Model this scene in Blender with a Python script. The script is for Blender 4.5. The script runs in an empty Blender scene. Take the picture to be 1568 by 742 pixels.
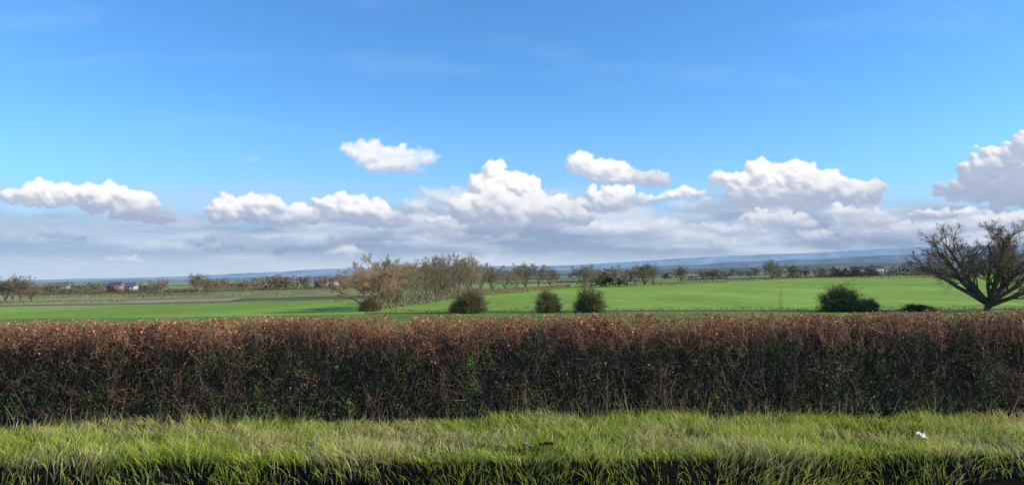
import bpy, math, random
import numpy as np
from mathutils import Vector, Matrix

F = 1132.0            # focal length expressed in reference units (tan-angle scale)
SUN_AZ, SUN_EL = 97.0, 25.0
scene = bpy.context.scene

# ------------------------------------------------------------------ helpers
def srgb(r, g, b):
    o = []
    for c in (r, g, b):
        c /= 255.0
        o.append(c/12.92 if c <= 0.04045 else ((c+0.055)/1.055)**2.4)
    return np.array(o)

def make_mesh(name, verts, faces, mat, col=None, smooth=False):
    verts = np.asarray(verts, dtype=np.float32).reshape(-1, 3)
    faces = np.asarray(faces, dtype=np.int32)
    k = faces.shape[1]
    me = bpy.data.meshes.new(name)
    me.vertices.add(len(verts)); me.vertices.foreach_set('co', verts.ravel())
    me.loops.add(faces.size); me.loops.foreach_set('vertex_index', faces.ravel())
    me.polygons.add(len(faces))
    me.polygons.foreach_set('loop_start', np.arange(0, faces.size, k, dtype=np.int32))
    me.polygons.foreach_set('loop_total', np.full(len(faces), k, dtype=np.int32))
    if smooth:
        me.polygons.foreach_set('use_smooth', np.ones(len(faces), dtype=bool))
    if col is not None:
        col = np.asarray(col, dtype=np.float32)
        if col.shape[1] == 3:
            col = np.concatenate([col, np.ones((len(col), 1), np.float32)], 1)
        a = me.color_attributes.new('col', 'FLOAT_COLOR', 'POINT')
        a.data.foreach_set('color', col.ravel())
    me.materials.append(mat)
    me.update(calc_edges=True)
    return me

def add_obj(name, me, loc=(0, 0, 0)):
    o = bpy.data.objects.new(name, me)
    o.location = loc
    scene.collection.objects.link(o)
    return o

def norm(a):
    return a/np.maximum(np.linalg.norm(a, axis=-1, keepdims=True), 1e-9)

def tubes(P0, P1, R0, R1, sides=3):
    d = norm(P1-P0)
    ref = np.where(np.abs(d[:, 2:3]) > 0.9, np.array([[1., 0, 0]]), np.array([[0, 0, 1.]]))
    a = norm(np.cross(d, ref)); b = np.cross(d, a)
    n = len(P0)
    ang = np.arange(sides)*2*np.pi/sides
    ring = a[:, None, :]*np.cos(ang)[None, :, None] + b[:, None, :]*np.sin(ang)[None, :, None]
    V = np.stack([P0[:, None]+ring*R0[:, None, None], P1[:, None]+ring*R1[:, None, None]], 1)
    V = V.reshape(-1, 3)
    base = (np.arange(n)*2*sides)[:, None]
    i = np.arange(sides)[None]; j = (np.arange(sides)+1)[None] % sides
    Fc = np.stack([base+i, base+j, base+sides+j, base+sides+i], -1).reshape(-1, 4)
    return V, Fc

def quads(C, size, rng, aspect=0.6):
    n = len(C)
    a = norm(rng.normal(size=(n, 3))); b = norm(np.cross(a, rng.normal(size=(n, 3))))
    s = np.asarray(size).reshape(-1, 1)*0.5
    a = a*s; b = b*s*aspect
    V = np.stack([C-a, C-b*1.0+a*0.1, C+a, C+b+a*0.1], 1).reshape(-1, 3)
    return V, np.arange(n*4).reshape(-1, 4)

_tab = np.random.default_rng(5).random((256, 256))
def vnoise(x, y, seed=0):
    x = x+seed*17.37; y = y+seed*9.71
    xi = np.floor(x).astype(int); yi = np.floor(y).astype(int)
    fx = x-xi; fy = y-yi
    fx = fx*fx*(3-2*fx); fy = fy*fy*(3-2*fy)
    a = _tab[xi & 255, yi & 255]; b = _tab[(xi+1) & 255, yi & 255]
    c = _tab[xi & 255, (yi+1) & 255]; d = _tab[(xi+1) & 255, (yi+1) & 255]
    return (a*(1-fx)+b*fx)*(1-fy)+(c*(1-fx)+d*fx)*fy
def fbm(x, y, seed=0, octv=5, gain=0.5):
    s = 0; amp = 1; t = 0
    for o in range(octv):
        s = s+amp*vnoise(x, y, seed+o*3); t += amp
        x = x*2.03; y = y*2.03; amp *= gain
    return s/t
def sstep(a, b, x):
    t = np.clip((x-a)/(b-a), 0, 1)
    return t*t*(3-2*t)

# ------------------------------------------------------------------ materials
def mat_attr(name, rough=0.9, noise_scale=None, noise_amt=0.3, transl=0.0, rand=0.0, base=None, spec=0.2):
    m = bpy.data.materials.new(name); m.use_nodes = True
    nt = m.node_tree; N = nt.nodes; L = nt.links
    bs = N['Principled BSDF']; bs.inputs['Roughness'].default_value = rough
    bs.inputs['Specular IOR Level'].default_value = spec
    out = N['Material Output']
    if base is None:
        at = N.new('ShaderNodeAttribute'); at.attribute_name = 'col'; src = at.outputs['Color']
    else:
        rg = N.new('ShaderNodeRGB'); rg.outputs[0].default_value = (*base, 1); src = rg.outputs[0]
    def mul(src, fac_socket, lo, hi):
        mr = N.new('ShaderNodeMapRange'); mr.inputs['To Min'].default_value = lo; mr.inputs['To Max'].default_value = hi
        L.new(fac_socket, mr.inputs['Value'])
        vm = N.new('ShaderNodeVectorMath'); vm.operation = 'SCALE'
        L.new(src, vm.inputs[0]); L.new(mr.outputs[0], vm.inputs['Scale'])
        return vm.outputs[0]
    if noise_scale:
        tc = N.new('ShaderNodeNewGeometry')
        no = N.new('ShaderNodeTexNoise'); no.inputs['Scale'].default_value = noise_scale
        no.inputs['Detail'].default_value = 4
        L.new(tc.outputs['Position'], no.inputs['Vector'])
        src = mul(src, no.outputs['Fac'], 1-noise_amt*1.6, 1+noise_amt*1.6)
    if rand:
        oi = N.new('ShaderNodeObjectInfo')
        src = mul(src, oi.outputs['Random'], 1-rand, 1+rand)
    L.new(src, bs.inputs['Base Color'])
    if transl:
        tr = N.new('ShaderNodeBsdfTranslucent'); L.new(src, tr.inputs['Color'])
        mx = N.new('ShaderNodeMixShader'); mx.inputs[0].default_value = transl
        L.new(bs.outputs[0], mx.inputs[1]); L.new(tr.outputs[0], mx.inputs[2])
        L.new(mx.outputs[0], out.inputs['Surface'])
    return m

M_grass = mat_attr('grass_blades', 0.6, None, transl=0.4, spec=0.3)
M_hedge = mat_attr('hedge_twigs_leaves', 0.85, 6.0, 0.2)
M_far = mat_attr('distant_foliage', 0.95, 0.25, 0.25, spec=0.0)
M_hill = mat_attr('hazed_hill_surface', 1.0, 0.004, 0.10, spec=0.0)
M_bark = mat_attr('bare_twigs', 0.9, 0.8, 0.15, rand=0.25, spec=0.05)
M_bush = mat_attr('bush_foliage', 0.85, 1.2, 0.3, rand=0.15, spec=0.1)

# ------------------------------------------------------------------ terrain
Dn = np.array([10.4, 60, 120, 200, 300, 450, 600, 800, 1200, 2500, 5000, 10000, 20000], float)
ZL = np.array([0, -2.0, -4.6, -6.3, -7.6, -9.3, -11.0, -13.2, -16.4, -25, -36, -52, -90])
ZC = np.array([0, -2.0, -4.4, -5.5, -6.4, -7.2, -7.9, -8.9, -11.2, -17, -21, -30, -60])
ZR = np.array([0, -2.0, -4.8, -5.8, -6.1, -5.6, -4.6, -5.0, -6.0, -9, -6, 10, 20])
def terrain(x, y):
    x = np.asarray(x, float); y = np.asarray(y, float)
    u = x/np.maximum(y, 60)
    ly = np.log(np.maximum(y, 10.4)); ld = np.log(Dn)
    zl = np.interp(ly, ld, ZL); zc = np.interp(ly, ld, ZC); zr = np.interp(ly, ld, ZR)
    tl = sstep(0, 0.6, -u); tr = sstep(0, 0.6, u)
    z = zc*(1-tl)*(1-tr)+zl*tl+zr*tr
    z = z+0.25*(fbm(x/60, y/60, 2, 2)-0.5)*sstep(60, 200, y)
    edge = 7.84+0.16*(fbm(x*0.7, x*0+1, 4, 3)-0.5)
    z = z-0.36*(1-sstep(-0.12, 0.08, y-edge))*(y < 9)
    z = z+0.05*(fbm(x*1.2, y*1.2, 8, 3)-0.5)*((y > 7.5) & (y < 12))
    return z
def zt(x, y): return float(terrain(np.array([x]), np.array([y]))[0])

us = np.concatenate([-np.geomspace(4, 0.85, 14), np.linspace(-0.82, 0.82, 600), np.geomspace(0.85, 4, 14)])
ys = np.concatenate([np.linspace(-40, 7.5, 12), np.linspace(7.55, 8.2, 18), np.linspace(8.3, 12, 26), np.geomspace(12.3, 200, 200), np.geomspace(202, 20000, 420)])
U, Y = np.meshgrid(us, ys); X = U*np.maximum(Y, 12)
Z = terrain(X, Y)
G_crop = np.array([0.245, 0.36, 0.06])
col = np.zeros(X.shape+(3,))
soil = np.array([0.016, 0.012, 0.009])
col[:] = soil
m = (Y > 7.9) & (Y < 9.6); col[m] = np.array([0.05, 0.06, 0.015])
m = (Y >= 9.6) & (Y < 10.9); col[m] = np.array([0.04, 0.032, 0.02])
m = Y >= 10.9; col[m] = G_crop
v = fbm(X/40, Y/90, 11, 4)
col[m] = (col*(0.80+0.40*v[..., None]))[m]
tram = np.abs(((X*0.94-Y*0.34)/24.0) % 1.0-0.5) > 0.485
mt = m & tram & (Y > 124) & (Y < 700); col[mt] = col[mt]*np.array([0.82, 0.80, 0.85])
m = (Y >= 10.9) & (Y < 118); col[m] = (col*np.array([0.60, 0.66, 0.66]))[m]
m = (Y >= 118) & (Y < 125) & (U > -0.2); col[m] = np.array([0.13, 0.10, 0.05])
dfar = 300+240*sstep(-0.35, -0.02, U)+90*sstep(0.0, 0.5, U)
dfar = np.where(U < -0.16, 250.0+40*U, dfar)
pal = np.array([[0.20, 0.33, 0.06], [0.13, 0.20, 0.055], [0.38, 0.29, 0.18], [0.12, 0.135, 0.055], [0.26, 0.38, 0.07],
                [0.34, 0.27, 0.15], [0.18, 0.31, 0.06], [0.20, 0.15, 0.09]])
wy = Y-0.15*X
rowi = np.floor(np.log(np.maximum(wy, 50)/50)*6.5).astype(int)
coli = np.floor((X+0.25*Y)/(95*1.16**rowi) + rowi*0.37).astype(int)
hsh = np.abs((rowi*73856093) ^ (coli*19349663)) % 8
q = pal[hsh]
far = (Y > dfar)
col[far] = q[far]
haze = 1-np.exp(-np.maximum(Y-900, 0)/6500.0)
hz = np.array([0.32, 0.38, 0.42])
col = col*(1-haze[..., None])+hz*haze[..., None]  # aerial haze blended into the ground colour with distance
nr, nc = X.shape
idx = np.arange(nr*nc).reshape(nr, nc)
faces = np.stack([idx[:-1, :-1], idx[:-1, 1:], idx[1:, 1:], idx[1:, :-1]], -1).reshape(-1, 4)
M_ground = bpy.data.materials.new('ground_fields'); M_ground.use_nodes = True
nt = M_ground.node_tree; N = nt.nodes; L = nt.links; bs = N['Principled BSDF']
bs.inputs['Roughness'].default_value = 0.95; bs.inputs['Specular IOR Level'].default_value = 0.05
at = N.new('ShaderNodeAttribute'); at.attribute_name = 'col'
geo = N.new('ShaderNodeNewGeometry')
src = at.outputs['Color']
for sc, amt, stretch in ((1.6, 0.30, 1), (0.05, 0.24, 3.0), (0.35, 0.22, 1.5)):
    mp = N.new('ShaderNodeMapping'); mp.inputs['Scale'].default_value = (1, 1/stretch, 1)
    L.new(geo.outputs['Position'], mp.inputs['Vector'])
    no = N.new('ShaderNodeTexNoise'); no.inputs['Scale'].default_value = sc; no.inputs['Detail'].default_value = 5
    L.new(mp.outputs[0], no.inputs['Vector'])
    mr = N.new('ShaderNodeMapRange'); mr.inputs['To Min'].default_value = 1-amt*1.5; mr.inputs['To Max'].default_value = 1+amt*1.5
    L.new(no.outputs['Fac'], mr.inputs['Value'])
    vm = N.new('ShaderNodeVectorMath'); vm.operation = 'SCALE'
    L.new(src, vm.inputs[0]); L.new(mr.outputs[0], vm.inputs['Scale']); src = vm.outputs[0]
L.new(src, bs.inputs['Base Color'])
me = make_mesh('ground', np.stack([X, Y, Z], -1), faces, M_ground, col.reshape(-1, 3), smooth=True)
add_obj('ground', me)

M_road = bpy.data.materials.new('asphalt'); M_road.use_nodes = True
nt = M_road.node_tree; N = nt.nodes; L = nt.links; bs = N['Principled BSDF']; bs.inputs['Roughness'].default_value = 0.9
no = N.new('ShaderNodeTexNoise'); no.inputs['Scale'].default_value = 60
geo = N.new('ShaderNodeNewGeometry'); L.new(geo.outputs['Position'], no.inputs['Vector'])
cr = N.new('ShaderNodeValToRGB'); cr.color_ramp.elements[0].color = (0.03, 0.03, 0.03, 1); cr.color_ramp.elements[1].color = (0.075, 0.073, 0.07, 1)
L.new(no.outputs['Fac'], cr.inputs[0]); L.new(cr.outputs[0], bs.inputs['Base Color'])
rx = np.linspace(-35, 35, 30)
rv = np.concatenate([np.stack([rx, np.full(30, 0.8), np.full(30, -0.33)], 1), np.stack([rx, np.full(30, 7.5), np.full(30, -0.33)], 1)])
i = np.arange(29)
me = make_mesh('road', rv, np.stack([i, i+1, i+31, i+30], 1), M_road)
add_obj('road', me)

# ------------------------------------------------------------------ verge grass
rng = np.random.default_rng(11)
W = 12.0
nb = 130000
bx = rng.uniform(-W, W, nb)
by = 7.76+1.94*rng.random(nb)
tus = fbm(bx*1.6, by*2.2, 21, 3)
keep = rng.random(nb) < (0.40+1.2*sstep(0.3, 0.65, tus))
bx, by, tus = bx[keep], by[keep], tus[keep]; nb = len(bx)
bz = terrain(bx, by)
front = 1-sstep(7.76, 8.03, by); back = sstep(9.1, 9.7, by)
big = sstep(0.42, 0.68, fbm(bx*0.55, by*0.8+4, 91, 3))
h = (0.06+0.115*rng.random(nb)**1.4)*(0.45+0.9*tus+0.55*big)+0.02*front+0.07*back*rng.random(nb)
tall = rng.random(nb) < 0.014
h = np.where(tall, h*1.9+0.08, h)
la = fbm(bx*2.5, by*2.5, 33, 2)*4*np.pi+rng.normal(0, 0.9, nb)
lean = h*(0.25+0.75*rng.random(nb)); lean = np.where(tall, lean*0.4, lean)
ldx = np.cos(la); ldy = np.sin(la)-0.6*front
wd = (0.0028+0.0030*rng.random(nb)); wd = np.where(tall, 0.002, wd)
wa = rng.uniform(0, np.pi, nb); wxv = np.cos(wa); wyv = np.sin(wa)*0.9
lv = []
for t, ww in ((0, 1.0), (0.4, 0.9), (0.75, 0.6), (1.0, 0.12)):
    cx = bx+ldx*lean*t**2; cy = by+ldy*lean*t**2
    cz = bz-0.01+h*(t-0.22*t*t*(lean/h))
    lv.append(np.stack([cx-wxv*wd*ww, cy-wyv*wd*ww, cz], 1)); lv.append(np.stack([cx+wxv*wd*ww, cy+wyv*wd*ww, cz], 1))
V = np.stack(lv, 1)
b0 = (np.arange(nb)*8)[:, None]
Fc = np.concatenate([b0+np.array([[0, 1, 3, 2]]), b0+np.array([[2, 3, 5, 4]]), b0+np.array([[4, 5, 7, 6]])])
sp = fbm(bx*0.9, by*1.6, 55, 3)
straw = (rng.random(nb) < (0.10+0.50*sstep(0.43, 0.68, sp))) | tall
cg = np.array([0.23, 0.36, 0.035]); cy_ = np.array([0.58, 0.62, 0.08]); cs = np.array([0.85, 0.68, 0.34])
mixv = np.clip(rng.random((nb, 1))+0.9*(fbm(bx*0.5, by*0.9, 44, 3)[:, None]-0.45), 0, 1)
cc = cg*(1-mixv)+cy_*mixv
cc = np.where(straw[:, None], cs*(0.55+0.5*rng.random((nb, 1))), cc)
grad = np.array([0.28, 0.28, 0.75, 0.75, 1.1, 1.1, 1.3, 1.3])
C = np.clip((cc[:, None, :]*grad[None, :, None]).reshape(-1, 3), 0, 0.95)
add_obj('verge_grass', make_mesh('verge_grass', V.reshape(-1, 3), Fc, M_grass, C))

# ------------------------------------------------------------------ the near hedge
rng = np.random.default_rng(3)
HW = 12.5
Y0, Y1 = 9.62, 10.45
def htop(x): return 1.39+0.06*(fbm(x*0.8, x*0+3, 7, 4)-0.5)
segP0, segP1, R0, R1, SC = [], [], [], [], []
ns = 1500
sx = rng.uniform(-HW, HW, ns); sy = Y0+0.1+(Y1-Y0-0.2)*rng.random(ns)
p = np.stack([sx, sy, np.full(ns, -0.03)], 1)
d = norm(np.stack([rng.normal(0, .3, ns), rng.normal(0, .12, ns), np.ones(ns)], 1))
Ht = htop(sx)*(0.9+0.10*rng.random(ns))
r = rng.uniform(0.005, 0.013, ns)
nodesP, nodesD = [], []
woodc = np.array([0.125, 0.085, 0.065])
for k in range(7):
    d2 = norm(d+np.stack([rng.normal(0, .24, ns), rng.normal(0, .12, ns), np.zeros(ns)], 1))
    q_ = p+d2*(Ht/7)[:, None]
    q_[:, 1] = np.clip(q_[:, 1], Y0+.05, Y1)
    segP0.append(p); segP1.append(q_); R0.append(r); R1.append(r*0.87)
    SC.append(woodc*(0.6+0.8*rng.random((ns, 1))))
    nodesP.append(q_); nodesD.append(d2)
    p, d, r = q_, d2, r*0.87
NP = np.concatenate(nodesP); ND = np.concatenate(nodesD)
def spawn(NP, ND, per, Lr, rad, colr, up=0.5, n_seg=2):
    idx = rng.integers(0, len(NP), per)
    P = NP[idx]+rng.normal(0, 0.02, (per, 3)); P[:, 2] = np.maximum(P[:, 2]-0.1*rng.random(per), 0)
    D = norm(ND[idx]*0.4+rng.normal(0, 0.85, (per, 3))+np.array([0, 0, up]))
    Ln = rng.uniform(*Lr, per); rr = rng.uniform(*rad, per)
    cc = colr*(0.5+1.0*rng.random((per, 1)))
    ends = []
    for s in range(n_seg):
        D = norm(D+rng.normal(0, .25, (per, 3))+np.array([0, 0, 0.12]))
        Q = P+D*(Ln/n_seg)[:, None]
        mx = htop(Q[:, 0])+0.065*rng.random(per)**6
        fy = Y0-0.10+0.22*(fbm(Q[:, 0]*1.3, Q[:, 2]*1.6, 83, 3)-0.3)+0.14*rng.random(per)
        Q[:, 2] = np.minimum(np.maximum(Q[:, 2], 0.0), mx); Q[:, 1] = np.clip(Q[:, 1], fy, Y1+.1)
        t = sstep(0.85, 1.35, Q[:, 2])[:, None]
        c2 = cc*(1-t)+np.array([0.46, 0.215, 0.125])*(0.4+0.9*rng.random((per, 1)))*t  # russet top twigs, with the sunlit look of the upper band painted in
        segP0.append(P); segP1.append(Q); R0.append(rr); R1.append(rr*0.7); SC.append(c2)
        ends.append(Q); P = Q; rr = rr*0.7
    return np.concatenate(ends), np.tile(D, (n_seg, 1))
E1, D1 = spawn(NP, ND, 30000, (0.18, 0.5), (0.003, 0.006), np.array([0.165, 0.095, 0.068]), up=0.35)
E2, D2 = spawn(E1, D1, 68000, (0.08, 0.26), (0.0018, 0.0034), np.array([0.20, 0.105, 0.07]), up=0.3)
topsel = E1[:, 2] > 1.0
E3, D3 = spawn(E1[topsel], D1[topsel], 32000, (0.06, 0.2), (0.0018, 0.0034), np.array([0.26, 0.14, 0.09]), up=0.6)
A0, A1 = np.concatenate(segP0), np.concatenate(segP1)
V1, F1 = tubes(A0, A1, np.concatenate(R0), np.concatenate(R1), 3)
C1 = np.repeat(np.concatenate(SC), 6, 0)
nm = 56000
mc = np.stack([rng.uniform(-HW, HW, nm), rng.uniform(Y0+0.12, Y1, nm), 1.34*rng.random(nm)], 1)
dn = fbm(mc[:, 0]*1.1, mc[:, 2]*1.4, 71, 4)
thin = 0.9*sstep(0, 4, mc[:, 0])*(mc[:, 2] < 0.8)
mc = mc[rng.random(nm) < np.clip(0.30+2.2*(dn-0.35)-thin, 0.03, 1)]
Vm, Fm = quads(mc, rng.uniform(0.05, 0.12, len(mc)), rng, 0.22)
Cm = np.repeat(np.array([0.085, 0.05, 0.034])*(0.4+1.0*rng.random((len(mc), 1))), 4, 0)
nl = 98000
src = np.concatenate([E2, E2, E3, E3]); LC = src[rng.integers(0, len(src), nl)]+rng.normal(0, 0.018, (nl, 3))
LC[:, 2] = np.clip(LC[:, 2], 0.01, htop(LC[:, 0])+0.03)
zrel = LC[:, 2]/1.38
patch = fbm(LC[:, 0]*0.7, LC[:, 2]*1.2, 61, 3)
green = rng.random(nl) < np.where(zrel < 0.8, 0.42+1.8*(patch-0.45), 0.08)
cp = fbm(LC[:, 0]*0.6, LC[:, 1]*0.6, 66, 3)[:, None]
russ = np.array([0.55, 0.24, 0.11])*(1-sstep(0.42, 0.62, cp))+np.array([0.42, 0.215, 0.14])*sstep(0.42, 0.62, cp)
grn = np.array([0.15, 0.20, 0.04])
lc = np.where(green[:, None], grn, russ*(0.30+0.70*sstep(0.5, 0.95, zrel))[:, None])*(0.4+1.1*rng.random((nl, 1)))  # russet leaves dimmed lower down: sunlit top and shaded foot in the colour
keep = rng.random(nl) < (0.42+0.58*sstep(0.55, 0.85, zrel)+0.3*green)
LC, lc = LC[keep], lc[keep]
V2, F2 = quads(LC, rng.uniform(0.016, 0.038, len(LC)), rng, 0.65)
C2 = np.repeat(lc, 4, 0)
me = make_mesh('clipped_hedge', np.concatenate([V1, Vm, V2]), np.concatenate([F1, Fm+len(V1), F2+len(V1)+len(Vm)]), M_hedge, np.concatenate([C1, Cm, C2]))
add_obj('clipped_hedge', me)

# ------------------------------------------------------------------ bare trees (unit height meshes)
def unit_tree(seed, trunk_h=0.14, lean=0.0, forks=7, upw=0.25, barkc=(0.20, 0.165, 0.125), twigc=(0.33, 0.25, 0.175), minr=0.0011, dens=0.55, rad=0.029, outr=(0.05, 0.75), Lmain=0.72, side=(0.45, 0.9), ratio=(0.42, 0.66), trop1=0.05):
    rnd = random.Random(seed)
    S = []
    def rv(s): return Vector((rnd.gauss(0, s), rnd.gauss(0, s), rnd.gauss(0, s)))
    nseg = [4, 7, 5, 4, 3, 2]
    def branch(p, d, Ln, r, lv, trop):
        n = nseg[lv]
        for i in range(n):
            d = (d+rv(0.10+0.02*lv)+Vector((0, 0, trop))).normalized()
            q = p+d*(Ln/n); r2 = max(r*(1-0.75/n), minr)
            S.append((tuple(p), tuple(q), r, r2, lv))
            if 0 < lv < 5 and i >= (1 if lv < 3 else 0):
                kids = 1+(rnd.random() < dens)
                for k in range(kids):
                    ax = rv(1.0); ax = (ax-d*ax.dot(d)).normalized()
                    dd = (d+ax*rnd.uniform(*side)+Vector((0, 0, upw*0.5))).normalized()
                    f = 1-0.55*i/n
                    branch(q, dd, Ln*rnd.uniform(*ratio)*f, max(min(r2*0.55, rad*0.34*0.5**(lv-1)), minr), lv+1, 0.04)
            p = q; r = r2
        return p, d, r
    d0 = Vector((lean, 0, 1)).normalized()
    p, d, r = branch(Vector((0, 0, -0.02)), d0, trunk_h, rad, 0, 0.05)
    for k in range(forks):
        a = 2*math.pi*(k*0.618+rnd.uniform(-.06, .06))
        out = outr[0]+(outr[1]-outr[0])*math.sqrt((k+0.5)/forks)
        dd = Vector((math.cos(a)*out, math.sin(a)*out, 1.0)).normalized()
        branch(p-Vector((0, 0, rnd.uniform(0, trunk_h*0.35))), dd, Lmain*rnd.uniform(0.88, 1.05), rad*rnd.uniform(0.42, 0.6), 1, trop1)
    P0 = np.array([s[0] for s in S]); P1 = np.array([s[1] for s in S])
    a0 = np.array([s[2] for s in S]); a1 = np.array([s[3] for s in S]); lv = np.array([s[4] for s in S])
    top = np.percentile(P1[:, 2], 99.3)
    w = np.percentile(np.abs(P1[:, 0]), 98.5)*2
    P0 = P0/top; P1 = P1/top; a0 = a0/top; a1 = a1/top
    big = lv <= 1
    Va, Fa = tubes(P0[big], P1[big]+(P1[big]-P0[big])*0.06, a0[big], a1[big], 8)
    Vb, Fb = tubes(P0[~big], P1[~big], a0[~big], a1[~big], 3)
    t = (np.clip(lv, 0, 5)/5.0)[:, None]
    cc = np.array(barkc)*(1-t)+np.array(twigc)*t
    cc = cc*(0.8+0.4*np.random.default_rng(seed).random((len(cc), 1)))
    Cc = np.concatenate([np.repeat(cc[big], 16, 0), np.repeat(cc[~big], 6, 0)])
    me = make_mesh('bare_tree', np.concatenate([Va, Vb]), np.concatenate([Fa, Fb+len(Va)]), M_bark, Cc)
    return me, w/top, len(P0)

variants = []
for s, kw in ((1, dict(outr=(0.05, 0.9), forks=7)), (2, dict(forks=6)), (3, dict(outr=(0.05, 0.8), forks=8)), (4, dict(outr=(0.05, 0.6), forks=6)), (6, dict(outr=(0.05, 0.85), forks=7, trunk_h=0.2))):
    variants.append(unit_tree(s, **kw))
orange = unit_tree(9, trunk_h=0.1, outr=(0.05, 1.0), forks=8, barkc=(0.24, 0.175, 0.125), twigc=(0.43, 0.27, 0.165), minr=0.0012, dens=0.6)
olive = unit_tree(12, forks=8, barkc=(0.20, 0.175, 0.12), twigc=(0.31, 0.26, 0.16))

def gx(px, D): return (px-784.0)/F*D
def put_tree(var, px, D, h, w, name='bare_tree', rot=None, cap=1.3):
    me, w0, _ = var
    x = gx(px, D)
    o = add_obj(name, me, (x, D, zt(x, D)-0.1))
    s = min(max(w/w0, 0.75*h), cap*h)
    o.scale = (s, s, h)
    o.rotation_euler = (0, 0, random.uniform(0, 6.28) if rot is None else rot)
    return o
random.seed(4)
put_tree(orange, 566, 135, 10.3, 11.0)
row = [(598, 150, 10.5, 8), (618, 160, 9.5, 8), (640, 175, 11, 9), (655, 190, 10.5, 9), (668, 200, 12, 10), (684, 215, 13.5, 10), (702, 238, 14, 11), (716, 262, 14, 12),
       (735, 300, 13, 11), (752, 335, 12, 12), (772, 370, 12, 13), (790, 395, 13.5, 13), (806, 420, 14.5, 14), (824, 440, 14.5, 14), (842, 455, 13, 14),
       (583, 142, 7, 6), (630, 168, 8, 8), (672, 205, 9, 8), (608, 155, 9, 8), (692, 225, 10, 9), (725, 280, 12, 10)]
for i, (px, D, h, w) in enumerate(row):
    put_tree(variants[i % 5] if i % 3 else olive, px, D, h, w)
grp = [(893, 420, 13.5, 12), (905, 430, 12, 10), (940, 430, 13, 11), (972, 440, 12, 11), (985, 445, 14, 13), (1000, 455, 13, 12), (918, 440, 10, 9), (955, 435, 10, 9),
       (1042, 600, 13, 12), (1075, 640, 10, 11), (1092, 640, 10, 10), (1180, 590, 16, 21), (1212, 620, 12, 13), (1148, 680, 9, 11), (1250, 660, 9, 10)]
for i, (px, D, h, w) in enumerate(grp):
    put_tree(variants[(i+1) % 5] if i % 4 else olive, px, D, h, w)
lft = [(8, 290, 9, 10), (32, 290, 11, 9), (48, 295, 8, 8), (-20, 290, 11, 10), (20, 300, 9, 9), (246, 420, 10, 11), (303, 400, 12, 10), (318, 405, 9, 9), (340, 430, 9, 10), (375, 450, 8, 9),
       (400, 560, 11, 11), (418, 570, 11, 11), (440, 560, 10, 12), (494, 520, 9, 10), (470, 590, 11, 11), (150, 520, 8, 9), (90, 560, 9, 10)]
for i, (px, D, h, w) in enumerate(lft):
    put_tree(variants[i % 5] if i % 3 else olive, px, D, h, w)
bigt = unit_tree(41, trunk_h=0.13, lean=-0.15, forks=12, upw=0.12, barkc=(0.13, 0.10, 0.075), twigc=(0.33, 0.215, 0.145), minr=0.0007, dens=0.62, rad=0.046, outr=(0.05, 1.7), Lmain=0.74, side=(0.5, 1.0), ratio=(0.42, 0.64))
put_tree(bigt, 1510, 112, 13.3, 21.5, name='spreading_bare_tree', rot=0.6, cap=1.7)

# ------------------------------------------------------------------ bushes
def unit_bush(seed, leafc, twigc, nleaf=5200):
    r_ = np.random.default_rng(seed)
    n = 420
    th = r_.uniform(0, 2*np.pi, n); el = np.arccos(r_.uniform(0.02, 1.0, n))
    dirs = np.stack([np.sin(el)*np.cos(th), np.sin(el)*np.sin(th), np.cos(el)*0.95+0.05], 1)
    az = fbm(np.cos(th)*1.5+5, np.sin(th)*1.5+el, seed, 3)
    ln = (0.72+0.5*(az-0.5)*2*1.1+0.2*r_.random(n))
    P0 = np.zeros((n, 3)); P0[:, :2] = r_.normal(0, .07, (n, 2))
    E = P0+dirs*ln[:, None]*np.array([0.5, 0.5, 1.0]); E[:, 2] = np.maximum(E[:, 2], 0.03)
    Mid = (P0+E)*0.5+r_.normal(0, 0.03, (n, 3)); Mid[:, 2] = np.maximum(Mid[:, 2], 0.02)
    S0 = [P0, Mid]; S1 = [Mid, E]; rr0 = [np.full(n, 0.008), np.full(n, 0.006)]; rr1 = [np.full(n, 0.006), np.full(n, 0.003)]
    k = 5000
    ii = r_.integers(0, n, k); t = r_.uniform(0.35, 1, k)[:, None]
    Q0 = Mid[ii]*(1-t)+E[ii]*t
    Q1 = Q0+norm(dirs[ii]+r_.normal(0, .7, (k, 3)))*r_.uniform(0.05, 0.24, (k, 1)); Q1[:, 2] = np.maximum(Q1[:, 2], 0.01)
    S0.append(Q0); S1.append(Q1); rr0.append(np.full(k, 0.003)); rr1.append(np.full(k, 0.0015))
    Va, Fa = tubes(np.concatenate(S0), np.concatenate(S1), np.concatenate(rr0), np.concatenate(rr1), 3)
    nn = len(Va)//6
    Ca = np.repeat(np.array(twigc)*(0.6+0.8*r_.random((nn, 1))), 6, 0)
    jj = r_.integers(0, k, nleaf)
    Lc = Q1[jj]+r_.normal(0, 0.02, (nleaf, 3)); Lc[:, 2] = np.maximum(Lc[:, 2], 0.01)
    Vb, Fb = quads(Lc, r_.uniform(0.02, 0.045, nleaf), r_, 0.7)
    Cb = np.repeat(np.array(leafc)*(0.5+1.0*r_.random((nleaf, 1))), 4, 0)
    return make_mesh('round_bush', np.concatenate([Va, Vb]), np.concatenate([Fa, Fb+len(Va)]), M_bush, np.concatenate([Ca, Cb]))
b1 = unit_bush(1, (0.13, 0.155, 0.04), (0.17, 0.14, 0.07), 3400)
b2 = unit_bush(2, (0.15, 0.15, 0.05), (0.20, 0.155, 0.08), 2200)
b4 = unit_bush(7, (0.13, 0.16, 0.045), (0.18, 0.15, 0.075), 3000)
b3 = unit_bush(5, (0.12, 0.165, 0.04), (0.16, 0.15, 0.075), 5000)
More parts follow.
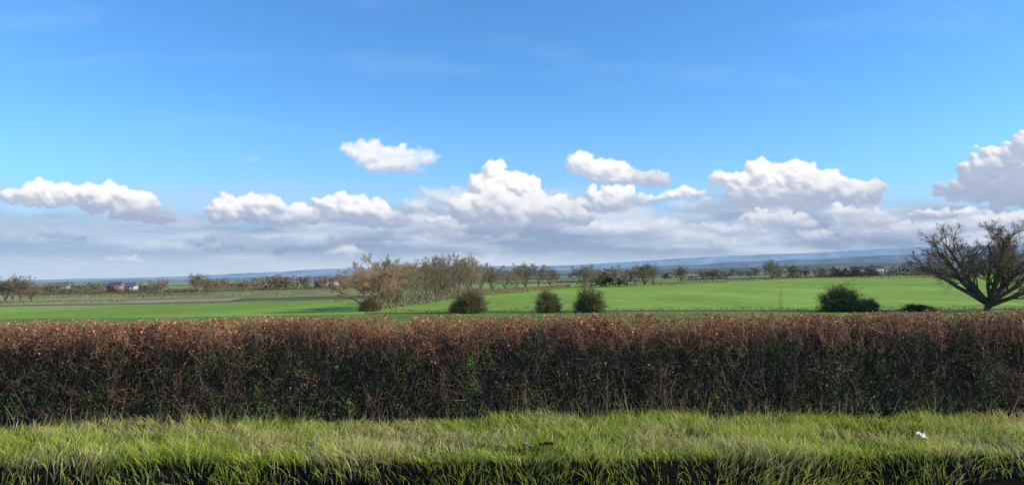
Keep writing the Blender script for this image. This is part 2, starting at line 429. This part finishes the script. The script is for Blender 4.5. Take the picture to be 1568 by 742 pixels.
for me, px, D, h, w in ((b2, 719, 116, 3.6, 5.2), (b1, 839, 114, 3.4, 4.0), (b4, 901, 114, 3.9, 4.8), (b3, 1291, 113, 4.2, 7.4), (b3, 1326, 115, 2.2, 3.4), (b1, 1404, 114, 1.1, 5.4), (b2, 566, 134, 2.4, 4.2), (b4, 700, 122, 2.2, 3.0)):
    x = gx(px, D)
    o = add_obj('round_bush', me, (x, D, zt(x, D)-0.05)); o.scale = (w/1.15, w/1.15, h); o.rotation_euler = (0, 0, random.uniform(0, 6))

# ------------------------------------------------------------------ field hedges and distant trees
def hedge_line(pts, h, wid, c, name='field_hedge', qs=0.3, dens=16, seed=0, rough=0.35, gaps=False):
    r_ = np.random.default_rng(seed+100)
    allC, allc = [], []
    for (pa, Da), (pb, Db) in zip(pts[:-1], pts[1:]):
        a = np.array([gx(pa, Da), Da]); b = np.array([gx(pb, Db), Db]); Ln = np.linalg.norm(b-a)
        n = int(Ln*h*dens)
        t = r_.random(n)[:, None]; P = a*(1-t)+b*t
        if gaps:
            P = P[fbm(P[:, 0]/45, P[:, 1]/45, seed+3, 3) > 0.46]; n = len(P)
        nrm = np.array([-(b-a)[1], (b-a)[0]])/Ln
        off = r_.normal(0, wid*0.35, n); P = P+nrm*off[:, None]
        hh = h*(1-rough/2+rough*2*(fbm(P[:, 0]/6, P[:, 1]/6, seed, 3)-0.35))
        z = terrain(P[:, 0], P[:, 1])+hh*r_.random(n)**0.8
        allC.append(np.stack([P[:, 0], P[:, 1], z], 1))
        allc.append(np.array(c)*(0.6+0.8*r_.random((n, 1))))
    Cn = np.concatenate(allC)
    V, Fq = quads(Cn, r_.uniform(0.7, 1.4, len(Cn))*qs, r_, 0.7)
    add_obj(name, make_mesh(name, V, Fq, M_far, np.repeat(np.concatenate(allc), 4, 0)))
dkbr = (0.14, 0.10, 0.06); olv = (0.14, 0.125, 0.06)
hedge_line([(555, 122), (760, 121), (1000, 120), (1300, 119), (1720, 116)], 0.75, 1.2, (0.21, 0.115, 0.07), qs=0.16, dens=50, seed=1, rough=0.8)
hedge_line([(566, 136), (620, 163), (684, 215), (735, 300)], 2.6, 2.0, (0.24, 0.19, 0.125), qs=0.25, dens=22, seed=2)
hedge_line([(735, 255), (795, 320), (872, 430)], 2.3, 1.6, (0.32, 0.20, 0.13), qs=0.3, dens=16, seed=3)
hedge_line([(880, 425), (1000, 450), (1112, 500)], 2.6, 2, dkbr, qs=0.35, dens=12, seed=4)
hedge_line([(1112, 560), (1250, 620), (1330, 600)], 2.2, 2, olv, qs=0.4, dens=12, seed=5)
hedge_line([(1250, 610), (1400, 540), (1568, 470), (1750, 430)], 5.2, 3, (0.085, 0.07, 0.042), qs=0.5, dens=10, seed=6, rough=0.2)
hedge_line([(190, 300), (300, 312), (510, 345)], 2.8, 1.8, (0.22, 0.14, 0.095), qs=0.3, dens=20, seed=7, rough=0.2)
hedge_line([(-140, 252), (60, 254), (190, 262)], 1.3, 1.8, olv, qs=0.3, dens=16, seed=8)
hedge_line([(20, 380), (200, 390), (330, 410)], 2.6, 3, dkbr, qs=0.4, dens=12, seed=13)
hedge_line([(40, 500), (250, 510), (400, 540), (530, 560)], 2.6, 3, dkbr, qs=0.45, dens=10, seed=9)
hedge_line([(-200, 620), (100, 640), (300, 650)], 3.0, 3, (0.11, 0.10, 0.055), qs=0.6, dens=7, seed=21, rough=0.6)
hedge_line([(-200, 760), (200, 790), (530, 820), (760, 860)], 4.0, 5, (0.15, 0.12, 0.075), qs=0.8, dens=6, seed=10, rough=0.9, gaps=True)
hedge_line([(-250, 1050), (300, 1080), (700, 1120)], 5, 6, (0.14, 0.13, 0.08), qs=1.2, dens=3.5, seed=22, rough=0.9, gaps=True)
hedge_line([(850, 720), (1100, 760), (1300, 820), (1600, 800)], 3.0, 5, (0.15, 0.125, 0.08), qs=0.8, dens=6, seed=12, rough=0.9, gaps=True)
hedge_line([(760, 620), (860, 640), (1000, 690)], 2.5, 4, dkbr, qs=0.6, dens=6, seed=23, rough=0.6)

r_ = np.random.default_rng(77)
Cs, cs_, ss = [], [], []
def clump(px, D, h, w, c):
    x = gx(px, D); z0 = zt(x, D)
    n = 70
    th = r_.normal(0, 1, (n, 3)); th = norm(th)*r_.random((n, 1))**0.45
    P = np.array([x, D, z0+h*0.52])+th*np.array([w/2, w/2, h*0.5])
    P[:, 2] += r_.normal(0, h*0.05, n)
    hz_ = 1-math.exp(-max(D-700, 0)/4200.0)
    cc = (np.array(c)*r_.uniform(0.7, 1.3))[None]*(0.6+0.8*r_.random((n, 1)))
    cc = cc*(1-hz_)+np.array([0.24, 0.30, 0.36])*hz_  # distance haze mixed into the tree colour
    Cs.append(P); cs_.append(cc); ss.append(np.full(n, h*0.17)*r_.uniform(.6, 1.4, n))
tc = [(0.23, 0.17, 0.11), (0.16, 0.135, 0.08), (0.12, 0.12, 0.06), (0.27, 0.19, 0.12), (0.085, 0.09, 0.05)]
def wood(px0, px1, D0, D1, n, h, c=None):
    for k in range(n):
        D = r_.uniform(D0, D1); hh = h*r_.uniform(0.4, 1.3)
        clump(r_.uniform(px0, px1), D, hh, hh*r_.uniform(0.8, 1.8), tc[r_.integers(0, 5)] if c is None else c)
wood(395, 455, 620, 650, 18, 10, (0.24, 0.19, 0.12)); wood(170, 245, 700, 760, 22, 6); wood(455, 530, 700, 760, 18, 8)
wood(912, 965, 440, 455, 12, 9, (0.085, 0.10, 0.055)); wood(1185, 1240, 700, 740, 9, 7)
wood(1280, 1340, 640, 660, 12, 8, (0.08, 0.085, 0.05))
wood(60, 120, 620, 660, 8, 6)
for k in range(40):
    D = float(np.exp(r_.uniform(math.log(900), math.log(6500))))
    c0 = r_.uniform(-200, 1750); wd_ = r_.uniform(20, 150)
    wood(c0-wd_/2, c0+wd_/2, D, D*1.02, int(wd_*0.18+4), r_.uniform(4, 10))
wood(1080, 1420, 1100, 1600, 70, 12); wood(850, 1600, 1700, 3200, 110, 13); wood(-100, 600, 1300, 3000, 70, 10); wood(1400, 1700, 800, 1200, 40, 11)
Cn = np.concatenate(Cs)
V, Fq = quads(Cn, np.concatenate(ss), r_, 0.8)
add_obj('distant_trees', make_mesh('distant_trees', V, Fq, M_far, np.repeat(np.concatenate(cs_), 4, 0)))

# ------------------------------------------------------------------ hills
def hills(name, D, pts, amp, c, seed):
    u = np.linspace(-1100, 2700, 760)
    v = np.interp(u, [p[0] for p in pts], [p[1] for p in pts])
    v = v+amp*(fbm(u/130, u*0+seed, seed, 6, 0.55)-0.5)
    rows = []; cl = []
    x = (u-784)/F*D
    for t, k in ((0.72, -0.6), (0.85, 0.45), (0.90, 0.66), (0.95, 0.86), (1.0, 1.0), (1.1, 0.7), (1.3, -1)):
        ztop = 2+v/F*D
        z = np.where(k > 0, -80+(ztop+80)*k, -160)
        rows.append(np.stack([x*t, np.full_like(x, D*t), z], 1))
        n_ = fbm(u/18, u*0+t*140, seed+5, 4)
        cl.append(np.array(c)[None]*(0.72+0.56*n_[:, None]))  # blue-grey ridge colour carries the aerial haze
    V = np.concatenate(rows); n = len(u)
    idx = np.arange(7*n).reshape(7, n)
    fc = np.stack([idx[:-1, :-1], idx[:-1, 1:], idx[1:, 1:], idx[1:, :-1]], -1).reshape(-1, 4)
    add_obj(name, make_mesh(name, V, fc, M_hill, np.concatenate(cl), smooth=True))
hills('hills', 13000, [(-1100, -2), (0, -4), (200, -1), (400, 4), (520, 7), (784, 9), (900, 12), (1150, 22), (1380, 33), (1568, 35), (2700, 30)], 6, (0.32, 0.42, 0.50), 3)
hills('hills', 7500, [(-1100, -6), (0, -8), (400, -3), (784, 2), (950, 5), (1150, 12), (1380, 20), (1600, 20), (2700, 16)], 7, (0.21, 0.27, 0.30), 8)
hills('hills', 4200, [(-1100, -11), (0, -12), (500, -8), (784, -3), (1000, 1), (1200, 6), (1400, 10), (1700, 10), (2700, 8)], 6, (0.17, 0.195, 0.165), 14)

# ------------------------------------------------------------------ far farmhouses
def plain(name, c, rough=0.85):
    m = bpy.data.materials.new(name); m.use_nodes = True
    nt = m.node_tree; b = nt.nodes['Principled BSDF']; b.inputs['Roughness'].default_value = rough
    no = nt.nodes.new('ShaderNodeTexNoise'); no.inputs['Scale'].default_value = 4.0
    cr = nt.nodes.new('ShaderNodeValToRGB')
    cr.color_ramp.elements[0].color = (c[0]*.75, c[1]*.75, c[2]*.75, 1); cr.color_ramp.elements[1].color = (c[0]*1.2, c[1]*1.2, c[2]*1.2, 1)
    nt.links.new(no.outputs['Fac'], cr.inputs[0]); nt.links.new(cr.outputs[0], b.inputs['Base Color'])
    return m
M_brick = plain('brick', (0.30, 0.19, 0.14)); M_render = plain('pale_render', (0.45, 0.44, 0.40)); M_roof = plain('slate_roof', (0.14, 0.13, 0.14)); M_win = plain('window_glass', (0.04, 0.05, 0.06), 0.2)
def box(name, parent, c, s, mat):
    sx, sy, sz = s[0]/2, s[1]/2, s[2]/2
    v = [(c[0]+i*sx, c[1]+j*sy, c[2]+k*sz) for k in (-1, 1) for i, j in ((-1, -1), (1, -1), (1, 1), (-1, 1))]
    f = [(0, 3, 2, 1), (4, 5, 6, 7), (0, 1, 5, 4), (1, 2, 6, 5), (2, 3, 7, 6), (3, 0, 4, 7)]
    o = add_obj(name, make_mesh(name, v, f, mat)); o.parent = parent
def house(px, D, w, dpt, h, wall):
    e = bpy.data.objects.new('farmhouse', None); scene.collection.objects.link(e)
    x = gx(px, D); e.location = (x, D, zt(x, D)); e.rotation_euler = (0, 0, random.uniform(-.5, .5))
    box('walls', e, (0, 0, h/2), (w, dpt, h), wall)
    rh = dpt*0.45; o = 0.4
    v = [(-w/2-o, -dpt/2-o, h+.01), (w/2+o, -dpt/2-o, h+.01), (w/2+o, dpt/2+o, h+.01), (-w/2-o, dpt/2+o, h+.01), (-w/2-o, 0, h+rh), (w/2+o, 0, h+rh)]
    me = bpy.data.meshes.new('roof'); me.from_pydata(v, [], [(0, 1, 5, 4), (2, 3, 4, 5), (0, 4, 3), (1, 2, 5), (0, 3, 2, 1)]); me.materials.append(M_roof)
    r = add_obj('roof', me); r.parent = e
    box('chimney', e, (w*0.36, 0, h+rh+0.3), (0.9, 0.9, 1.8), M_brick)
    for i in range(3):
        for k in (0.28, 0.72):
            box('window', e, (-w*0.32+i*w*0.32, -dpt/2-0.03, h*k), (1.1, 0.06, 1.2), M_win)
for a in ((178, 690, 14, 8, 5.5, M_brick), (200, 695, 11, 8, 5, M_render), (492, 690, 12, 8, 6, M_brick), (508, 695, 10, 7, 5, M_render), (1312, 760, 12, 8, 6.5, M_brick), (1340, 770, 14, 8, 7, M_render), (1286, 780, 16, 9, 7, M_brick), (96, 900, 15, 9, 6, M_brick)):
    house(*a)

# ------------------------------------------------------------------ roadside litter
def litter(name, x, y, z, s, c, seed):
    r2 = np.random.default_rng(seed); n = 9
    g = np.linspace(-1, 1, n); A, B = np.meshgrid(g, g)
    Zz = 0.35*r2.normal(0, 1, A.shape)*(1-0.3*(A**2+B**2))
    V = np.stack([A*s*(1+0.15*r2.normal(size=A.shape)), B*s*0.6*(1+0.2*r2.normal(size=A.shape)), Zz*s*0.6], -1).reshape(-1, 3)
    idx = np.arange(n*n).reshape(n, n)
    fc = np.stack([idx[:-1, :-1], idx[:-1, 1:], idx[1:, 1:], idx[1:, :-1]], -1).reshape(-1, 4)
    o = add_obj(name, make_mesh(name, V, fc, plain(name+'_plastic', c, 0.35))); o.location = (x, y, z); o.rotation_euler = (0.5, 0.1, seed)
litter('crumpled_wrapper', gx(1402, 8.5), 8.5, 0.11, 0.085, (0.7, 0.72, 0.75), 1)
litter('crumpled_wrapper', gx(803, 8.3), 8.3, 0.10, 0.05, (0.6, 0.62, 0.65), 2)
litter('black_plastic_litter', gx(832, 8.3), 8.3, 0.10, 0.075, (0.03, 0.03, 0.035), 3)
litter('blue_plastic_litter', gx(481, 8.3), 8.3, 0.13, 0.06, (0.12, 0.4, 0.55), 4)

# ------------------------------------------------------------------ sky dome with cumulus
step = 1.5
Xs = np.arange(-330, 1900, step)
Ys_ = np.concatenate([np.arange(440, 195, -step), np.arange(195, -130, -6.0)])
PX, PY0 = np.meshgrid(Xs, Ys_)       # PY0 = level coordinate, horizon at 417
PY = PY0-(PX-784)*0.0105
def blur(a, n):
    for _ in range(n):
        a = (a+np.roll(a, 1, 0)+np.roll(a, -1, 0)+np.roll(a, 1, 1)+np.roll(a, -1, 1))/5
    return a
RGB = np.zeros(PX.shape+(3,)); A_ = np.zeros(PX.shape)
def over(c, a):
    global RGB, A_
    na = a+A_*(1-a)
    RGB = np.where(na[..., None] > 1e-5, (c*a[..., None]+RGB*(A_*(1-a))[..., None])/np.maximum(na, 1e-5)[..., None], RGB)
    A_ = na
veil = sstep(120, 420, PY)*0.55
over(np.broadcast_to(srgb(170, 208, 244), RGB.shape), veil)
lv = sstep(262, 300, PY+30*(fbm(PX/160, PY/50, 9, 4)-0.5))*(0.75-0.45*sstep(250, 620, PX))
over(np.broadcast_to(srgb(186, 211, 240), RGB.shape), np.clip(lv, 0, 1)*0.8)
cir = sstep(0.5, 0.8, fbm(PX/260+PY/90, PY/60-PX/420, 15, 5))*0.12*(1-sstep(230, 300, PY))
over(np.broadcast_to(srgb(185, 220, 250), RGB.shape), cir)
# grey stratocumulus bank
edge = 316-22*np.exp(-((PX-780)/230)**2)-14*np.exp(-((PX-1250)/260)**2)+8*np.exp(-((PX-240)/200)**2)
nb1 = fbm(PX/70, PY/26, 31, 5); nb2 = fbm(PX/180, PY/22, 37, 5)
aB = sstep(-12, 30, PY-edge+54*(nb1-0.5))*0.94
tone = np.clip(0.45+2.4*(nb2-0.5)+1.2*(nb1-0.5), 0, 1)[..., None]
dark = srgb(146, 167, 198); light = srgb(212, 222, 237)
cB = dark*(1-tone)+light*tone
low = sstep(370, 412, PY)[..., None]
cB = cB*(1-low*0.65)+srgb(202, 217, 236)*low*0.65
leftblue = (1-sstep(150, 520, PX))[..., None]*0.45
cB = cB*(1-leftblue)+srgb(168, 196, 228)*leftblue
over(cB, aB)
def cloud(lobes, seed, L=(0.45, 0.75, 0.35), lit=(255, 255, 255), shd=(162, 177, 205), op=1.0, soft=6.0, base=None, puff=0.42, grain=1.0, warp=1.0, basefade=7, dens=1.0, bright=1.0):
    global RGB, A_
    r2 = np.random.default_rng(seed)
    x0 = min(l[0]-l[2] for l in lobes)-30; x1 = max(l[0]+l[2] for l in lobes)+30
    y0 = min(l[1]-l[3] for l in lobes)-25; y1 = max(l[1]+l[3] for l in lobes)+25
    ci = np.where((Xs > x0) & (Xs < x1))[0]
    ri = np.where((PY.min(1) < y1) & (PY.max(1) > y0))[0]
    sl = (slice(ri[0], ri[-1]+1), slice(ci[0], ci[-1]+1))
    x = PX[sl]; y = PY[sl]
    xw = x+warp*(16*(fbm(x/40, y/40, seed, 4)-0.5)*2+6*(fbm(x/9, y/9, seed+3, 3)-0.5)*2)
    yw = y+warp*(10*(fbm(x/40, y/40, seed+7, 4)-0.5)*2+5*(fbm(x/9, y/9, seed+5, 3)-0.5)*2)
    H = np.zeros_like(x)
    for (cx, cy, rx, ry) in lobes:
        q = 1-((xw-cx)/rx)**2-((yw-cy)/ry)**2
        H = np.maximum(H, ry*0.85*np.sqrt(np.maximum(q, 0)))
        n = int((8+rx*ry/60)*dens)
        for k in range(n):
            a = r2.uniform(0, 2*np.pi); rad = math.sqrt(r2.random())*0.9
            px = cx+math.cos(a)*rad*rx; py = cy+math.sin(a)*rad*ry
            pr = ry*puff*r2.uniform(0.35, 1.25)
            d2 = ((xw-px)/1.25)**2+(yw-py)**2
            zc = ry*0.6*math.sqrt(max(0, 1-rad*rad))
            hh = np.where(d2 < pr*pr, zc+0.9*np.sqrt(np.maximum(pr*pr-d2, 0)), 0)
            H = np.maximum(H, hh)
    n1 = fbm(x/7, y/7, seed+9, 4)
    n2 = fbm(x/26, y/14, seed+19, 4)
    Hs = blur(H, 2)
    soft_l = soft*(0.6+1.8*n2)
    al = np.clip((Hs+4.5*(n1-0.5)*grain-0.5)/soft_l, 0, 1); al = al*al*(3-2*al)
    if base is not None:
        bb = base if not callable(base) else base(x)
        al = al*(1-sstep(-basefade, basefade, y-bb+18*(n2-0.5)))
    def shade(Hn):
        gy, gx_ = np.gradient(Hn); gx_ = gx_/step; gy = gy/step
        nz = 1.0/np.sqrt(1+gx_**2+gy**2)
        Ld = np.array(L)/np.linalg.norm(L)
        return np.clip((-gx_*Ld[0]-gy*Ld[1]+Ld[2])*nz, 0, 1)
    sh = 0.5*shade(blur(H, 2)+3.0*grain*n1)+0.5*shade(blur(H, 22)*1.4+6*n2)
    yt = min(l[1]-l[3] for l in lobes); yb = max(l[1]+l[3] for l in lobes) if base is None else (base if not callable(base) else float(np.mean(base(x))))
    tt = sstep(0.25, 0.98, (y-yt)/(yb-yt)+0.6*(n2-0.5))
    s = np.clip((0.22+1.35*sh)*bright, 0, 1)*(1-0.84*tt)
    s = blur(s, 1)[..., None]
    c = srgb(*shd)*(1-s)+srgb(*lit)*s
    a = np.clip(al*op, 0, 1)
    R0_ = RGB[sl]; A0_ = A_[sl]
    na = a+A0_*(1-a)
    RGB[sl] = (c*a[..., None]+R0_*(A0_*(1-a))[..., None])/np.maximum(na, 1e-5)[..., None]
    A_[sl] = na
r3 = np.random.default_rng(8)
for k in range(8):
    cx = r3.uniform(-250, 560); cy = r3.uniform(345, 400); rx = r3.uniform(30, 70)
    cloud([(cx, cy, rx, rx*0.2)], 240+k, lit=(214, 227, 243), shd=(160, 182, 214), op=0.45, soft=12, base=cy+rx*0.15)
for k in range(46):
    f = k/45.0
    cy = 384-52*f+r3.uniform(-7, 7); cx = r3.uniform(590, 1620); rx = r3.uniform(22, 50)+26*f
    ry = rx*(0.16+0.12*f)
    cloud([(cx, cy, rx, ry), (cx+rx*r3.uniform(-.4, .4), cy-ry*0.5, rx*0.5, ry*0.9)], 200+k, lit=(226+20*f, 233+15*f, 244+8*f), shd=(162, 179, 207), op=0.5+0.3*f, soft=11-4*f, base=cy+ry*0.55, basefade=8)
for (cx, cy, rx, ry) in ((400, 372, 125, 14), (300, 368, 60, 8), (700, 384, 160, 9), (940, 380, 130, 7), (60, 360, 80, 9), (560, 362, 80, 11), (1160, 372, 120, 7), (1380, 366, 110, 8)):
    cloud([(cx, cy, rx, ry)], int(cx), lit=(162, 180, 208), shd=(136, 158, 192), op=0.7, soft=9)
cloud([(690, 308, 60, 20), (630, 320, 50, 16), (1060, 312, 50, 12)], 71, lit=(230, 236, 245), shd=(170, 186, 211), op=0.85, soft=12, base=345)
cloud([(45, 297, 38, 17), (95, 296, 50, 19), (150, 300, 50, 25), (205, 315, 48, 26), (245, 328, 28, 17)], 51, base=lambda x: 322+0.105*x, bright=1.15)
cloud([(345, 322, 38, 22), (395, 322, 44, 22), (440, 332, 50, 18), (510, 322, 46, 21), (560, 328, 52, 21), (600, 334, 34, 14)], 52, base=348, lit=(252, 252, 255), shd=(158, 175, 205))
cloud([(562, 236, 34, 20), (598, 240, 40, 22), (640, 240, 36, 15), (628, 262, 30, 9)], 53, base=274, soft=12, lit=(253, 253, 255), shd=(180, 197, 226), L=(-0.1, 0.7, 0.6), bright=1.1)
cloud([(735, 290, 22, 26), (762, 284, 24, 30), (795, 290, 28, 28), (758, 318, 64, 34), (830, 322, 54, 26), (878, 324, 36, 18)], 54, base=354, basefade=14, puff=0.36, dens=1.8, bright=1.25)
cloud([(892, 250, 26, 17), (925, 258, 42, 18), (965, 268, 40, 15), (1003, 272, 26, 15)], 55, base=290, shd=(172, 188, 216), bright=1.15)
cloud([(907, 300, 12, 14), (955, 295, 32, 14), (935, 312, 42, 13), (1000, 304, 34, 9), (1052, 298, 34, 10)], 56, base=324, op=0.95, puff=0.5, bright=1.2)
cloud([(1125, 276, 40, 16), (1175, 274, 46, 26), (1222, 272, 42, 29), (1262, 284, 46, 26), (1320, 296, 50, 22), (1200, 300, 95, 22)], 57, base=324, L=(0.3, 0.85, 0.3), shd=(166, 181, 207), basefade=16, puff=0.38, dens=1.3, bright=1.2)
cloud([(1470, 290, 38, 19), (1520, 268, 44, 32), (1560, 245, 38, 34), (1610, 250, 60, 50), (1590, 290, 90, 32), (1690, 280, 80, 40)], 58, base=334, L=(0.5, 0.8, -0.1), lit=(248, 250, 254), shd=(160, 176, 205), basefade=16, soft=9)
cloud([(1430, 328, 40, 9), (1478, 325, 30, 10)], 59, base=338, lit=(246, 248, 252), op=0.9)
cloud([(1505, 228, 9, 4)], 60, op=0.8, soft=3)
cloud([(385, 243, 16, 8)], 61, op=0.28, soft=8)
cloud([(200, 400, 34, 7), (175, 402, 20, 5)], 62, op=0.7, lit=(240, 244, 250), shd=(196, 208, 228), base=406)
cloud([(530, 386, 36, 8), (570, 389, 26, 6)], 63, op=0.7, lit=(238, 242, 249), shd=(192, 204, 226), base=394)
cloud([(350, 398, 26, 5), (90, 398, 30, 5), (690, 345, 30, 8)], 64, op=0.6, lit=(232, 238, 247), shd=(192, 204, 226))
hzv = sstep(380, 420, PY)*0.45
over(np.broadcast_to(srgb(204, 219, 235), RGB.shape), hzv)
A_ = A_*sstep(-330, -180, PX)*(1-sstep(1750, 1890, PX))*sstep(-130, 40, PY0)
RD = 26000.0
dirs = norm(np.stack([(PX-784)/F, np.ones_like(PX), (417-PY0)/F], -1))
Vd = dirs*RD+np.array([0, 0, 2.0])
colr = np.concatenate([RGB, A_[..., None]], -1).reshape(-1, 4)
M_sky = bpy.data.materials.new('cloud_sky'); M_sky.use_nodes = True
nt = M_sky.node_tree; N = nt.nodes; L = nt.links
for n_ in list(N): N.remove(n_)
out = N.new('ShaderNodeOutputMaterial'); em = N.new('ShaderNodeEmission'); tr = N.new('ShaderNodeBsdfTransparent'); mx = N.new('ShaderNodeMixShader')
at = N.new('ShaderNodeAttribute'); at.attribute_name = 'col'
L.new(at.outputs['Color'], em.inputs['Color']); L.new(at.outputs['Alpha'], mx.inputs[0]); L.new(tr.outputs[0], mx.inputs[1]); L.new(em.outputs[0], mx.inputs[2]); L.new(mx.outputs[0], out.inputs['Surface'])
M_sky.cycles.emission_sampling = 'NONE'
nr, nc = PX.shape; idx = np.arange(nr*nc).reshape(nr, nc)
fc = np.stack([idx[:-1, :-1], idx[:-1, 1:], idx[1:, 1:], idx[1:, :-1]], -1).reshape(-1, 4)
sky = add_obj('sky', make_mesh('sky', Vd, fc, M_sky, colr, smooth=True))

# ------------------------------------------------------------------ world + sun
w = bpy.data.worlds.new('World'); scene.world = w; w.use_nodes = True
nt = w.node_tree; bg = nt.nodes['Background']; bg.inputs['Strength'].default_value = 0.14
st = nt.nodes.new('ShaderNodeTexSky'); st.sky_type = 'NISHITA'; st.sun_disc = False
st.sun_elevation = math.radians(SUN_EL); st.sun_rotation = math.radians(SUN_AZ)
st.air_density = 1.0; st.dust_density = 0.4; st.ozone_density = 2.0
vm = nt.nodes.new('ShaderNodeVectorMath'); vm.operation = 'MULTIPLY'; vm.inputs[1].default_value = (0.58, 1.08, 1.55)
nt.links.new(st.outputs[0], vm.inputs[0]); nt.links.new(vm.outputs[0], bg.inputs['Color'])
sl_ = bpy.data.lights.new('sun', 'SUN'); sl_.energy = 5.0; sl_.angle = math.radians(0.5); sl_.color = (1.0, 0.89, 0.70)
so = bpy.data.objects.new('sun', sl_); scene.collection.objects.link(so)
a, e = math.radians(SUN_AZ), math.radians(SUN_EL)
S = Vector((math.cos(e)*math.sin(a), math.cos(e)*math.cos(a), math.sin(e)))
so.rotation_euler = S.to_track_quat('Z', 'Y').to_euler()

# ------------------------------------------------------------------ camera
cam = bpy.data.cameras.new('camera'); co = bpy.data.objects.new('camera', cam); scene.collection.objects.link(co)
cam.sensor_width = 36; cam.lens = 36*F/1568.0; cam.clip_end = 100000; cam.clip_start = 0.05
M = Matrix.Rotation(math.radians(90+2.33), 4, 'X') @ Matrix.Rotation(math.radians(-0.6), 4, 'Z')
co.matrix_world = Matrix.Translation((0, 0, 2.0)) @ M
scene.camera = co
scene.view_settings.view_transform = 'Standard'
scene.view_settings.look = 'None'
scene.view_settings.exposure = 0
scene.cycles.transparent_max_bounces = 16
